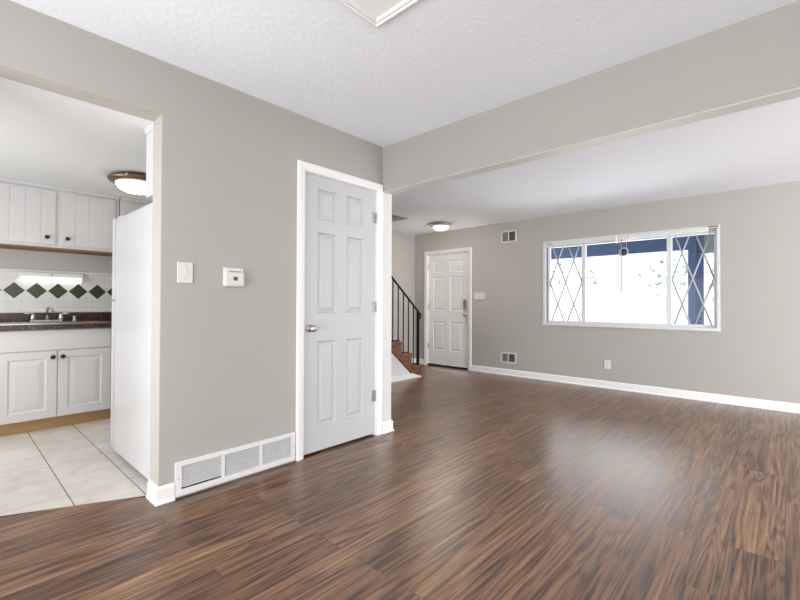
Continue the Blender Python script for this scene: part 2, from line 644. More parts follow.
def base_path(m, pts, h=0.095):
    """baseboard along a path; the room lies to the right of the walking direction; corners mitred"""
    P = [Vector(p) for p in pts]
    pr = base_prof(h)
    nrm = []
    for a, b in zip(P, P[1:]):
        d = (b - a).normalized()
        nrm.append(Vector((d.y, -d.x)))
    rings = []
    for i, p in enumerate(P):
        if i == 0:
            o = nrm[0]
        elif i == len(P) - 1:
            o = nrm[-1]
        else:
            o = (nrm[i - 1] + nrm[i]); o = o / (o.length_squared / 2.0)
        rings.append([m.bm.verts.new((p.x + o.x * q[0], p.y + o.y * q[0], q[1])) for q in pr])
    fs = [m.bm.faces.new(rings[0]), m.bm.faces.new(rings[-1][::-1])]
    for a, b in zip(rings, rings[1:]):
        for i in range(len(pr)):
            j = (i + 1) % len(pr)
            fs.append(m.bm.faces.new((a[i], b[i], b[j], a[j])))
    bmesh.ops.recalc_face_normals(m.bm, faces=fs)


m = MB(); base_path(m, [(XLB, OPY - 0.004), (XL, OPY - 0.004), (XL, 0.882)]); struct(m, 'baseboard_left', M['trim'])
m = MB(); base_path(m, [(XL + 0.004, 2.520), (XL + 0.004, YB1 + 0.003), (XLB, YB1 + 0.003)]); struct(m, 'baseboard_opening', M['trim'])
m = MB(); base_path(m, [(-3.832, YF), (XR, YF)]); struct(m, 'baseboard_far', M['trim'])
m = MB(); base_path(m, [(XS, 4.99), (XS, YF), (-4.838, YF)]); struct(m, 'baseboard_entry', M['trim'])


# ------------------------------------------------------------------ panelled doors
def panel_field(m, F, u0, u1, v0, v1, depth=0.017, inset=0.011, flat=0.004, slope=0.028, raise_=0.012):
    """sunk and raised panel; F(u, v, d) maps face coordinates (d = depth into the door) to the world"""
    steps = [(0, 0), (inset * 0.45, depth * 0.75), (inset, depth), (inset + flat, depth), (inset + flat + slope, depth - raise_)]
    rings = []
    for o, d in steps:
        rings.append([m.bm.verts.new(F(u, v, d)) for u, v in ((u0 + o, v0 + o), (u1 - o, v0 + o), (u1 - o, v1 - o), (u0 + o, v1 - o))])
    for a, b in zip(rings, rings[1:]):
        for i in range(4):
            j = (i + 1) % 4
            m.bm.faces.new((a[i], a[j], b[j], b[i]))
    m.bm.faces.new(rings[-1])


def panel_slab(m, F, u0, u1, v0, v1, panels, thick, **kw):
    """door leaf: a front with sunk panels, four edges and a back"""
    us = sorted({u0, u1} | {p[0] for p in panels} | {p[1] for p in panels})
    vs = sorted({v0, v1} | {p[2] for p in panels} | {p[3] for p in panels})
    for a, b in zip(us, us[1:]):
        for c, d in zip(vs, vs[1:]):
            mu, mv = (a + b) / 2, (c + d) / 2
            if any(p[0] < mu < p[1] and p[2] < mv < p[3] for p in panels):
                continue
            m.bm.faces.new([m.bm.verts.new(F(*q, 0)) for q in ((a, c), (b, c), (b, d), (a, d))])
    for p in panels:
        panel_field(m, F, *p, **kw)
    cs = [(u0, v0), (u1, v0), (u1, v1), (u0, v1)]
    for i in range(4):
        p, q = cs[i], cs[(i + 1) % 4]
        m.bm.faces.new([m.bm.verts.new(F(*w)) for w in ((*q, 0), (*p, 0), (*p, thick), (*q, thick))])
    m.bm.faces.new([m.bm.verts.new(F(*c, thick)) for c in cs[::-1]])
    bmesh.ops.remove_doubles(m.bm, verts=m.bm.verts, dist=1e-5)
    bmesh.ops.recalc_face_normals(m.bm, faces=m.bm.faces)


def knob_profile(s=1.0):
    return [(0.0, 0.0), (0.032 * s, 0.0), (0.032 * s, 0.004 * s), (0.027 * s, 0.009 * s), (0.013 * s, 0.012 * s), (0.011 * s, 0.026 * s), (0.016 * s, 0.032 * s), (0.025 * s, 0.040 * s), (0.0285 * s, 0.050 * s), (0.026 * s, 0.060 * s), (0.017 * s, 0.066 * s), (0.0, 0.068 * s)]


# closet door (door_1): leaf, knob, latch, three hinges, casing
fx = XL - 0.012
FC = lambda u, v, d: (fx - d, u, v)
m = MB()
cols = [(1.862, 2.040), (2.142, 2.322)]
rows = [(0.195, 0.822), (1.030, 1.628), (1.722, 1.950)]
panel_slab(m, FC, DY0 + 0.006, DY1 - 0.006, 0.016, DZ - 0.006, [(c[0], c[1], r[0], r[1]) for c in cols for r in rows], 0.035)
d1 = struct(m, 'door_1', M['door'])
m = MB(); m.lathe((fx, 1.795, 0.920), (1, 0, 0), knob_profile(0.92)); m.obj('door_knob', M['nickel'], 'door_1')
m = MB(); m.box(fx - 0.03, fx + 0.0045, DY0 + 0.0005, DY0 + 0.0055, 0.885, 0.955); m.obj('latch_plate', M['nickel'], 'door_1')
for z0, z1 in ((1.778, 1.870), (1.030, 1.120), (0.285, 0.378)):
    m = MB()
    m.box(fx - 0.001, fx + 0.0025, DY1 - 0.040, DY1 - 0.007, z0, z1, 0.001, 1)
    for i in range(5):
        h = (z1 - z0) / 5
        m.lathe((fx + 0.006, DY1 - 0.002, z0 + i * h + 0.0008), (0, 0, 1), [(0, 0), (0.0065, 0), (0.0065, h - 0.0016), (0, h - 0.0016)], 14)
    m.obj('hinge', M['nickel'], 'door_1')


def casing(m, F, u0, u1, v1, w, t, v0=0.0):
    """mitred moulded casing around the opening u0..u1 up to v1; F(u, v, d): d stands out into the room"""
    prof = [(0.0, 0.0), (0.0, t * 0.55), (w * 0.18, t * 0.62), (w * 0.30, t * 0.85), (w * 0.75, t), (w * 0.94, t * 0.92), (w, t * 0.6), (w, 0.0)]
    rings = []
    for cu, cv, su, sv in ((u0, v0, -1, 0), (u0, v1, -1, 1), (u1, v1, 1, 1), (u1, v0, 1, 0)):
        rings.append([m.bm.verts.new(F(cu + su * o, cv + sv * o, d)) for o, d in prof])
    for a, b in zip(rings, rings[1:]):
        for i in range(len(prof) - 1):
            m.bm.faces.new((a[i], b[i], b[i + 1], a[i + 1]))
    m.bm.faces.new(rings[0]); m.bm.faces.new(rings[-1][::-1])
    bmesh.ops.recalc_face_normals(m.bm, faces=m.bm.faces)


m = MB(); casing(m, lambda u, v, d: (XL + d, u, v), DY0 - 0.001, DY1 + 0.001, DZ + 0.002, 0.060, 0.018)
struct(m, 'trim_closet_casing', M['trim'])
m = MB()
m.box(XLB, fx - 0.037, DY0 - 0.0, DY0 + 0.004, 0, DZ)
m.box(XLB, XL, DY0 - 0.001, DY0 + 0.0045, 0, DZ)
m.box(XLB, XL, DY1 - 0.0045, DY1 + 0.001, 0, DZ)
m.box(XLB, XL, DY0, DY1, DZ - 0.0045, DZ + 0.001)
struct(m, 'trim_closet_jamb', M['trim'])
m = MB(); m.box(XLB, fx - 0.045, DY0, DY1, 0, 0.004); m.box(XLB - 0.01, XLB, DY0, DY1, 0, DZ)
struct(m, 'trim_closet_back', M['dark'])

# entry door (door_2)
fy = YF + 0.022
FE = lambda u, v, d: (u, fy + d, v)
m = MB()
cols = [(-4.650, -4.390), (-4.285, -4.025)]
rows = [(0.285, 0.790), (0.985, 1.580), (1.660, 1.862)]
panel_slab(m, FE, FX0 + 0.008, FX1 - 0.008, 0.045, FZ - 0.010, [(c[0], c[1], r[0], r[1]) for c in cols for r in rows], 0.045, depth=0.011)
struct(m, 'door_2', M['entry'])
m = MB(); m.box(-3.998, -3.925, fy - 0.024, fy, 1.045, 1.185, 0.008, 3); m.box(-3.990, -3.932, fy - 0.028, fy, 1.005, 1.05, 0.006, 3)
m.obj('keypad_deadbolt', M['nickel'], 'door_2')
m = MB(); m.lathe((-3.958, fy, 0.925), (0, -1, 0), knob_profile(1.0)); m.obj('door_knob', M['nickel'], 'door_2')
for z in (1.73, 1.01, 0.30):
    m = MB(); m.box(FX0 + 0.001, FX0 + 0.030, fy - 0.004, fy, z, z + 0.10)
    m.lathe((FX0 + 0.004, fy - 0.006, z), (0, 0, 1), [(0, 0), (0.008, 0), (0.008, 0.1), (0, 0.1)], 12)
    m.obj('hinge', M['nickel'], 'door_2')
m = MB(); casing(m, lambda u, v, d: (u, YF - d, v), FX0 - 0.001, FX1 + 0.001, FZ + 0.002, 0.062, 0.018)
struct(m, 'trim_entry_casing', M['trim'])
m = MB()
m.box(FX0 - 0.001, FX0 + 0.006, YF, YF + TJ, 0, FZ)
m.box(FX1 - 0.006, FX1 + 0.001, YF, YF + TJ, 0, FZ)
m.box(FX0, FX1, YF, YF + TJ, FZ - 0.006, FZ + 0.001)
struct(m, 'trim_entry_jamb', M['trim'])
m = MB(); m.box(FX0 + 0.006, FX1 - 0.006, YF + 0.004, YF + TJ, -0.03, 0.028); struct(m, 'trim_entry_sill', M['dark'])

# ------------------------------------------------------------------ front window (window_1)
wy = YF + 0.050      # face of the sash
m = MB()
# thin white surround on the wall face and lining of the reveal
m.box(WX0 - 0.028, WX0 + 0.002, YF - 0.006, YF + 0.004, WZ0 - 0.030, WZ1 + 0.03)
m.box(WX1 - 0.002, WX1 + 0.026, YF - 0.006, YF + 0.004, WZ0 - 0.030, WZ1 + 0.03)
m.box(WX0, WX1, YF - 0.006, YF + 0.004, WZ1, WZ1 + 0.03)
m.box(WX0 - 0.034, WX1 + 0.030, YF - 0.022, YF + 0.004, WZ0 - 0.030, WZ0 + 0.004)
m.box(WX0, WX0 + 0.004, YF, YF + TJ, WZ0, WZ1)
m.box(WX1 - 0.004, WX1, YF, YF + TJ, WZ0, WZ1)
m.box(WX0, WX1, YF, YF + TJ, WZ1 - 0.004, WZ1)
m.box(WX0, WX1, YF, YF + TJ, WZ0, WZ0 + 0.006)
struct(m, 'window_1', M['frame'])
m = MB(); m.box(WX0 + 0.005, WX0 + 0.024, wy - 0.004, wy + 0.002, WZ0 + 0.006, WZ1 - 0.05); m.obj('reveal_shade_strip', M['gasket'], 'window_1')  # dark strip standing in for the shade of the left reveal
MX = (-2.047, -1.034)
PZ0, PZ1 = 0.872, 1.928
m = MB()
m.box(WX0 + 0.004, WX1 - 0.004, wy, wy + 0.05, WZ0 + 0.006, PZ0, 0.004, 2)
m.box(WX0 + 0.004, WX1 - 0.004, wy, wy + 0.05, PZ1, WZ1 - 0.004, 0.004, 2)
m.box(WX0 + 0.004, WX0 + 0.050, wy, wy + 0.05, PZ0, PZ1, 0.004, 2)
m.box(WX1 - 0.036, WX1 - 0.004, wy, wy + 0.05, PZ0, PZ1, 0.004, 2)
for x in MX:
    m.box(x - 0.026, x + 0.026, wy - 0.006, wy + 0.05, PZ0 - 0.004, PZ1 + 0.004, 0.005, 2)
m.obj('window_frame', M['frame'], 'window_1')
panes = [(WX0 + 0.050, MX[0] - 0.026), (MX[0] + 0.026, MX[1] - 0.026), (MX[1] + 0.026, WX1 - 0.036)]
for a, b in panes:
    m = MB(); m.box(a - 0.002, b + 0.002, wy + 0.026, wy + 0.031, PZ0 - 0.002, PZ1 + 0.002); m.obj('window_pane', M['glass'], 'window_1')


def clip_line(x0, z0, dx, dz, r):
    """segment of the infinite line inside the rectangle r=(xa,xb,za,zb)"""
    t0, t1 = -1e9, 1e9
    for p, d, a, b in ((x0, dx, r[0], r[1]), (z0, dz, r[2], r[3])):
        u, v = (a - p) / d, (b - p) / d
        t0, t1 = max(t0, min(u, v)), min(t1, max(u, v))
    return (t0, t1) if t1 - t0 > 1e-4 else None


for a, b in (panes[0], panes[2]):
    wdt, hgt = b - a, PZ1 - PZ0
    m = MB()
    for s in (-1, 1):
        for k in range(-3, 4):
            x0, z0 = (a + b) / 2 + k * wdt / 2, PZ0 + hgt * 0.515
            dx, dz = wdt / 4, s * hgt * 0.292
            c = clip_line(x0, z0, dx, dz, (a, b, PZ0, PZ1))
            if c:
                m.tube([(x0 + dx * t, wy + 0.018 + 0.002 * s, z0 + dz * t) for t in c], 0.0098, 6)
    m.obj('diamond_lattice', M['came'], 'window_1')

# blind headrail with its wand, and the dark bracket at the right end
hr = empty('blind_headrail', (-1.55, YF, 1.95), 'white blind headrail without slats along the top of the front window', 'blind rail')
m = MB()
m.box(-2.46, -1.612, YF - 0.040, YF - 0.006, 1.950, 1.988, 0.004, 2)
m.box(-1.600, -0.640, YF - 0.046, YF - 0.006, 1.946, 1.992, 0.004, 2)
m.obj('rail', M['frame'], hr.name)
m = MB(); m.box(-1.616, -1.596, YF - 0.054, YF - 0.004, 1.905, 2.000, 0.003, 2); m.obj('centre_bracket', M['trim'], hr.name)
m = MB(); m.box(-1.462, -1.446, YF - 0.052, YF - 0.004, 1.925, 2.000, 0.003, 2); m.obj('clip', M['frame'], hr.name)
m = MB(); m.box(-0.645, -0.548, YF - 0.034, YF - 0.006, 1.992, 2.004, 0.002, 1); m.obj('end_bracket', M['bronze'], hr.name)['label'] = 'dark bronze end bracket'
m = MB()
m.tube([(-1.547, YF - 0.03, 1.948), (-1.547, YF - 0.03, 1.93), (-1.549, YF - 0.034, 1.90), (-1.550, YF - 0.034, 1.27)], 0.0075, 8)
m.lathe((-1.550, YF - 0.034, 1.262), (0, 0, 1), [(0, 0), (0.006, 0.002), (0.007, 0.02), (0.004, 0.026), (0, 0.027)], 12)
m.obj('tilt_wand', M['gasket'], hr.name)
m = MB()
oc = Vector((-1.535, YF + 0.020, 1.786))
m.lathe(oc, (0, 1, 0), [(0, -0.007), (0.035, -0.006), (0.040, 0), (0.035, 0.006), (0, 0.007)], 28)
orn = tag(m.obj('window_ornament', M['orn']), 'small round dark blue disc hanging by cord in the middle of the front window', 'ornament')
m = MB()
ring = [(oc.x + 0.050 * math.cos(t * PI / 12), oc.y, oc.z + 0.050 * math.sin(t * PI / 12)) for t in range(25)]
m.tube(ring, 0.010, 8)
m.obj('rim', M['came'], orn.name)
m = MB(); m.tube([(oc.x - 0.03, oc.y, oc.z + 0.04), (oc.x - 0.03, oc.y, WZ1 - 0.004)], 0.002, 6); m.tube([(oc.x + 0.035, oc.y, oc.z + 0.04), (oc.x + 0.035, oc.y, WZ1 - 0.004)], 0.002, 6)
m.obj('cord', M['plate'], orn.name)


# ------------------------------------------------------------------ plates, vents, thermostat
def wall_plate(name, F, u, v, w, h, toggles, label, cat='switch plate'):
    """F(u, v, d): d stands out of the wall"""
    o = empty(name, F(u, v - h / 2, 0), label, cat)
    m = MB()
    a = [F(u - w / 2, v - h / 2, 0), F(u + w / 2, v + h / 2, 0.007)]
    m.box(min(a[0][0], a[1][0]), max(a[0][0], a[1][0]), min(a[0][1], a[1][1]), max(a[0][1], a[1][1]), v - h / 2, v + h / 2, 0.003, 2)
    m.obj('cover_plate', M['plate'], o.name)
    return o


def bx(F, u0, u1, v0, v1, d0, d1, bev=0.0):
    a, b = F(u0, v0, d0), F(u1, v1, d1)
    m = MB()
    m.box(min(a[0], b[0]), max(a[0], b[0]), min(a[1], b[1]), max(a[1], b[1]), min(a[2], b[2]), max(a[2], b[2]), bev, 2)
    return m


FLW = lambda u, v, d: (XL + d, u, v)
FFW = lambda u, v, d: (u, YF - d, v)
s1 = wall_plate('light_switch', FLW, 0.930, 1.275, 0.084, 0.118, 1, 'single white light switch on the left wall beside the kitchen opening')
bx(FLW, 0.926, 0.934, 1.272, 1.290, 0.006, 0.016, 0.002).obj('toggle', M['plate'], s1.name)
for v in (1.237, 1.313):
    m = MB(); m.lathe(FLW(0.930, v, 0.0065), (1, 0, 0), [(0, 0), (0.0035, 0), (0.003, 0.0015), (0, 0.0016)], 10); m.obj('screw', M['nickel'], s1.name)
s2 = wall_plate('light_switch', FFW, -3.680, 1.232, 0.205, 0.118, 3, 'wide white light switch plate on the far wall right of the entry door')
for k in (-1, 0, 1):
    bx(FFW, -3.680 + k * 0.046 - 0.004, -3.680 + k * 0.046 + 0.004, 1.226, 1.246, 0.006, 0.016, 0.002).obj('toggle', M['plate'], s2.name)
o1 = wall_plate('power_outlet', FFW, -1.724, 0.313, 0.078, 0.118, 0, 'white power outlet low on the far wall under the window', 'outlet')
for v in (0.292, 0.334):
    bx(FFW, -1.740, -1.708, v - 0.014, v + 0.014, 0.006, 0.0095, 0.003).obj('socket', M['plate'], o1.name)
    for du in (-0.0065, 0.0065):
        bx(FFW, -1.724 + du - 0.0012, -1.724 + du + 0.0012, v - 0.003, v + 0.006, 0.009, 0.0100).obj('socket_slot', M['dark'], o1.name)

th = empty('thermostat', FLW(1.212, 1.205, 0), 'square white thermostat on the left wall between switch and closet door', 'thermostat')
bx(FLW, 1.150, 1.276, 1.203, 1.320, 0.0, 0.010, 0.003).obj('wall_base', M['plate'], th.name)
bx(FLW, 1.154, 1.272, 1.205, 1.292, 0.008, 0.030, 0.006).obj('body', M['plate'], th.name)
bx(FLW, 1.158, 1.268, 1.290, 1.317, 0.008, 0.020, 0.004).obj('top_cover', M['plate'], th.name)
bx(FLW, 1.203, 1.230, 1.240, 1.264, 0.0295, 0.0308).obj('display', M['lcd'], th.name)
bx(FLW, 1.178, 1.254, 1.294, 1.299, 0.018, 0.0215).obj('slot', M['gasket'], th.name)

# long return-air grille low on the left wall
rv = empty('return_air_grille', FLW(1.276, 0.012, 0), 'long white three-section return air grille at the base of the left wall', 'grille')
m = MB()
vy0, vy1, vz0, vz1 = 0.886, 1.664, 0.012, 0.204
secs = [(0.918, 1.148), (1.166, 1.398), (1.415, 1.634)]
sz0, sz1 = 0.046, 0.176
m.box(XL, XL + 0.014, vy0, vy1, vz0, sz0, 0.003, 2)
m.box(XL, XL + 0.014, vy0, vy1, sz1, vz1, 0.003, 2)
for a, b in ((vy0, secs[0][0]), (secs[0][1], secs[1][0]), (secs[1][1], secs[2][0]), (secs[2][1], vy1)):
    m.box(XL, XL + 0.013, a, b, sz0 - 0.002, sz1 + 0.002)
m.obj('frame', M['grille'], rv.name)
m = MB(); m.box(XL - 0.002, XL + 0.001, secs[0][0], secs[2][1], sz0, sz1); m.obj('backing', M['dark'], rv.name)
for i, (a, b) in enumerate(secs):
    m = MB()
    n = 11
    z0 = sz0 + (0.012 if i == 0 else 0.003)
    st = (sz1 - z0) / n
    for k in range(n):
        z = z0 + k * st
        m.prism([(XL + 0.001, z + st * 0.40), (XL + 0.001, z + st * 0.52), (XL + 0.0115, z + st * 0.12), (XL + 0.0115, z)], 'y', a, b)
    m.obj('louvers', M['grille'], rv.name)
for u in (0.902, 1.649):
    m = MB(); m.lathe(FLW(u, 0.11, 0.0135), (1, 0, 0), [(0, 0), (0.004, 0), (0.003, 0.0015), (0, 0.0016)], 10); m.obj('screw', M['ventgrey'], rv.name)


def wall_vent(u0, u1, v0, v1, label):
    o = empty('wall_vent', FFW((u0 + u1) / 2, v0, 0), label, 'vent', 'two-part vents on the far wall')
    m = MB()
    t = 0.024
    m.box(u0, u1, YF - 0.009, YF, v0, v0 + t, 0.002, 1)
    m.box(u0, u1, YF - 0.009, YF, v1 - t, v1, 0.002, 1)
    um = (u0 + u1) / 2
    for a, b in ((u0, u0 + t), (um - 0.008, um + 0.008), (u1 - t, u1)):
        m.box(a, b, YF - 0.009, YF, v0 + t * 0.9, v1 - t * 0.9)
    m.obj('frame', M['ventframe'], o.name)
    m = MB(); m.box(u0 + t, u1 - t, YF - 0.002, YF - 0.0005, v0 + t, v1 - t); m.obj('backing', M['dark'], o.name)
    for s, a, b in ((1, u0 + t, um - 0.008), (-1, um + 0.008, u1 - t)):
        m = MB()
        n = 8
        st = (b - a) / n
        for k in range(n):
            x = a + (k + 0.5) * st
            # curved blades throw air sideways: the left half shows its faces, the right half its gaps
            w = st * 0.5 * (1.0 if s > 0 else 0.15)
            m.prism([(x - w, YF - (0.002 if s > 0 else 0.002)), (x - w + 0.0012, YF - 0.002), (x + w, YF - 0.0075), (x + w - 0.0012, YF - 0.0075)], 'z', v0 + t, v1 - t)
        m.obj('blades', M['ventgrey'], o.name)['label'] = 'pale blades' if s > 0 else 'thin dark blades'
    return o


wall_vent(-3.290, -3.022, 2.062, 2.250, 'upper two-part air vent high on the far wall near the ceiling')
wall_vent(-3.290, -3.022, 0.190, 0.356, 'lower two-part air vent on the far wall just above the baseboard')

# attic hatch in the near ceiling
hx0, hx1, hy0, hy1 = -1.438, -0.80, 0.60, 1.392
ah = empty('attic_hatch', ((hx0 + hx1) / 2, (hy0 + hy1) / 2, ZC), 'white framed attic hatch in the near ceiling at the top of the photo', 'hatch')
m = MB()
w = 0.036
prof = [(0, 0), (0, -0.016), (w * 0.35, -0.019), (w * 0.45, -0.010), (w * 0.8, -0.014), (w, -0.010), (w, 0)]
rings = []
for cx, cy, sx, sy in ((hx0, hy0, 1, 1), (hx1, hy0, -1, 1), (hx1, hy1, -1, -1), (hx0, hy1, 1, -1)):
    rings.append([m.bm.verts.new((cx + sx * o, cy + sy * o, ZC + d)) for o, d in prof])
for i in range(4):
    a, b = rings[i], rings[(i + 1) % 4]
    for k in range(len(prof) - 1):
        m.bm.faces.new((a[k], b[k], b[k + 1], a[k + 1]))
bmesh.ops.recalc_face_normals(m.bm, faces=m.bm.faces)
m.obj('frame', M['trim'], ah.name)
m = MB(); m.box(hx0 + w, hx1 - w, hy0 + w, hy1 - w, ZC - 0.003, ZC); m.obj('panel', M['smoothceil'], ah.name)


# ------------------------------------------------------------------ ceiling lights
def ceiling_light(x, y, z, r, panmat, domemat, label):
    o = empty('ceiling_light', (x, y, z), label, 'ceiling light', 'flush ceiling lights')
    m = MB(); s = r / 0.168
    m.lathe((x, y, z), (0, 0, -1), [(0.0, 0), (r * 0.62, 0), (r * 0.66, 0.006 * s), (r * 0.96, 0.016 * s), (r, 0.022 * s), (r, 0.030 * s), (r * 0.95, 0.040 * s), (r * 0.80, 0.050 * s), (r * 0.72, 0.052 * s), (r * 0.70, 0.046 * s), (0, 0.044 * s)], 64)
    m.obj('pan', panmat, o.name)
    m = MB()
    pr = [(r * 0.73 * math.cos(t * PI / 24), 0.048 * s + 0.066 * s * math.sin(t * PI / 24)) for t in range(0, 13)]
    pr[-1] = (0.0, pr[-1][1])
    m.lathe((x, y, z), (0, 0, -1), pr, 64)
    m.obj('glass_dome', domemat, o.name)
    m = MB()
    m.lathe((x, y, z - 0.1135 * s), (0, 0, -1), [(0, 0), (0.007 * s, 0.0), (0.007 * s, 0.004 * s), (0.004 * s, 0.008 * s), (0, 0.009 * s)], 16)
    m.obj('finial', M['nickel'], o.name)
    for k in range(3):
        a = k * 2 * PI / 3 + 3.6
        m = MB(); m.lathe((x + r * 0.985 * math.cos(a), y + r * 0.985 * math.sin(a), z - 0.026 * s), (math.cos(a), math.sin(a), 0), [(0, 0), (0.008 * s, 0), (0.008 * s, 0.008 * s), (0, 0.010 * s)], 12)
        m.obj('thumb_nut', M['chrome'], o.name)
    return o


ceiling_light(-4.02, 5.33, ZL, 0.172, M['nickel'], M['dome'], 'lit flush dome light with nickel rim on the ceiling by the entry door')
ceiling_light(-4.06, 1.10, ZK, 0.208, M['bronze'], M['kdome'], 'large lit flush dome light with bronze rim on the kitchen ceiling')

# ------------------------------------------------------------------ staircase and railing
RISE, RUN, Y0S, NST = 0.185, 0.2235, 4.915, 9
st = empty('staircase', (XT, Y0S, 0), 'brown wooden staircase with black iron railing rising behind the closet near the entry door', 'stairs')
for i in range(NST):
    yf = Y0S - i * RUN
    zt = (i + 1) * RISE
    m = MB(); m.box(XS + 0.002, XT + 0.028, yf - RUN - 0.012, yf + 0.028, zt - 0.030, zt, 0.008, 2); m.obj('tread', M['stair'], st.name)
    m = MB(); m.box(XS + 0.002, XT - 0.004, yf - 0.018, yf, zt - RISE + (0.0 if i else 0.002), zt - 0.030); m.obj('riser', M['stair'], st.name)
# sawtooth outer stringer
pts = []
for i in range(NST):
    yf = Y0S - i * RUN
    pts += [(yf, i * RISE if i else 0.012), (yf, (i + 1) * RISE - 0.030)]
yl = Y0S - NST * RUN
pts += [(yl, NST * RISE - 0.030)]
sl = RISE / RUN
pts += [(yl, 0.040 + (4.735 - yl) * sl), (4.735, 0.040), (4.76, 0.012)]
m = MB(); m.prism(pts, 'x', XT - 0.032, XT + 0.004); m.obj('stringer', M['stair'], st.name)
# wall below the stringer
m = MB()
yb = YB1
m.prism([(4.70, 0.0), (4.70, 0.055), (yb, 0.035 + (4.735 - yb) * sl), (yb, 0.0)], 'x', XT - 0.07, XT - 0.008)
struct(m, 'wall_understair', M['whitepaint'])
m = MB()
m.prism([(4.905, 0.0), (4.905, 0.010), (4.70, 0.075), (yb, 0.075), (yb, 0.0)], 'x', XT - 0.008, XT + 0.016)
struct(m, 'baseboard_stair', M['trim'])

XRAIL = XT - 0.020
hz = lambda y: 0.992 + (4.859 - y) * 0.845
m = MB()
m.tube([(XRAIL, 3.30, hz(3.30)), (XRAIL, 4.2, hz(4.2)), (XRAIL, 4.862, hz(4.862)), (XRAIL, 4.905, hz(4.90) - 0.004), (XRAIL, 4.925, hz(4.90) - 0.035), (XRAIL, 4.918, hz(4.90) - 0.068), (XRAIL, 4.895, hz(4.90) - 0.075)], 0.016, 10)
m.obj('handrail', M['iron'], st.name)['label'] = 'black wrought iron handrail'
m = MB(); m.box(XRAIL - 0.016, XRAIL + 0.016, 4.845, 4.877, RISE, hz(4.86)); m.box(XRAIL - 0.03, XRAIL + 0.03, 4.828, 4.892, RISE, RISE + 0.008); m.obj('newel_post', M['iron'], st.name)['label'] = 'black iron newel post'
for i in range(7):
    yf = Y0S - i * RUN
    zt = (i + 1) * RISE
    ys = [yf - 0.162] if i == 0 else [yf - 0.050, yf - 0.162]
    for y in ys:
        if y < 3.32:
            continue
        m = MB(); m.box(XRAIL - 0.0065, XRAIL + 0.0065, y - 0.0065, y + 0.0065, zt, hz(y) - 0.004)
        m.obj('baluster', M['iron'], st.name)['label'] = 'thin black iron baluster'
    if yf - 0.165 > 3.3:
        m = MB(); m.box(XRAIL - 0.008, XRAIL + 0.008, yf - (0.185 if i else 0.175), yf - (0.030 if i else 0.055), zt + 0.016, zt + 0.030); m.obj('shoe_bar', M['iron'], st.name)['label'] = 'short black iron bar on the tread'

# ------------------------------------------------------------------ kitchen: fridge and the cabinet over it
fr = empty('refrigerator', (-3.15, 1.2, 0), 'tall white refrigerator standing just inside the kitchen opening', 'refrigerator')
m = MB(); m.box(-3.545, -2.690, 0.832, 1.56, 0.045, 1.700, 0.008, 3); m.obj('cabinet_body', M['fridge'], fr.name)
m = MB(); m.box(-3.557, -3.540, 0.842, 1.55, 0.05, 1.695); m.obj('door_gasket', M['gasket'], fr.name)
m = MB(); m.box(-3.625, -3.556, 0.830, 1.562, 1.122, 1.715, 0.010, 3); m.obj('freezer_door', M['fridge'], fr.name)
m = MB(); m.box(-3.625, -3.556, 0.830, 1.562, 0.060, 1.112, 0.010, 3); m.obj('fridge_door', M['fridge'], fr.name)
m = MB(); m.box(-3.60, -3.42, 0.845, 0.90, 1.7, 1.722, 0.006, 2); m.obj('hinge_cap', M['fridge'], fr.name)
m = MB(); m.box(-3.53, -2.72, 0.865, 1.53, 0.012, 0.048); m.obj('kick_base', M['gasket'], fr.name)
for x in (-3.48, -2.78):
    for y in (0.90, 1.49):
        m = MB(); m.lathe((x, y, 0.0012), (0, 0, 1), [(0, 0), (0.02, 0), (0.02, 0.02), (0, 0.02)], 14); m.obj('foot', M['gasket'], fr.name)
for z0, z1 in ((1.16, 1.45), (0.70, 1.07)):
    m = MB(); m.tube([(-3.625, 1.50, z0), (-3.66, 1.50, z0 + 0.02), (-3.66, 1.50, z1 - 0.02), (-3.625, 1.50, z1)], 0.012, 10); m.obj('door_handle', M['fridge'], fr.name)

oc_ = empty('wall_cabinet', (-2.77, 1.2, 1.742), 'small white wall cabinet over the refrigerator behind the opening edge', 'cabinet')
m = MB(); m.box(-2.868, XLB - 0.004, 0.828, 1.60, 1.742, 2.14, 0.002, 1); m.obj('carcass', M['cab'], oc_.name)
m = MB(); m.prism([(XLB - 0.004, 2.125), (-2.870, 2.125), (-2.878, 2.140), (-2.890, 2.158), (-2.892, ZK - 0.001), (XLB - 0.004, ZK - 0.001)], 'y', 0.822, 1.606); m.obj('crown', M['cab'], oc_.name)
for a, b in ((0.832, 1.21), (1.218, 1.596)):
    m = MB(); m.box(-2.886, -2.8685, a, b, 1.75, 2.118, 0.003, 2); d = m.obj('door', M['cab'], oc_.name)

# ------------------------------------------------------------------ kitchen: base cabinet run, counter, sink, faucet
XF = -4.662
bc = empty('base_cabinet', (-4.95, 0.6, 0), 'white base cabinet with black knobs under the kitchen sink', 'cabinet')
m = MB(); m.box(XKB + 0.003, XF - 0.018, -0.63, 0.285, 0.105, 0.868); m.box(XKB + 0.003, XF - 0.018, 1.068, 2.38, 0.105, 0.868); m.box(XKB + 0.003, XF - 0.018, 0.285, 1.068, 0.105, 0.70); m.box(XF - 0.036, XF - 0.018, 0.285, 1.068, 0.70, 0.868); m.obj('carcass', M['cab'], bc.name)
m = MB(); m.box(XKB + 0.003, -4.735, -0.63, 2.38, 0.0012, 0.105); m.obj('toe_kick', M['plywood'], bc.name)['label'] = 'bare wood toe kick'
FB = lambda u, v, d: (XF - d, u, v)
dspan = [(-0.12, 0.275), (0.288, 0.668), (0.678, 1.062), (1.075, 1.46), (1.47, 1.85)]
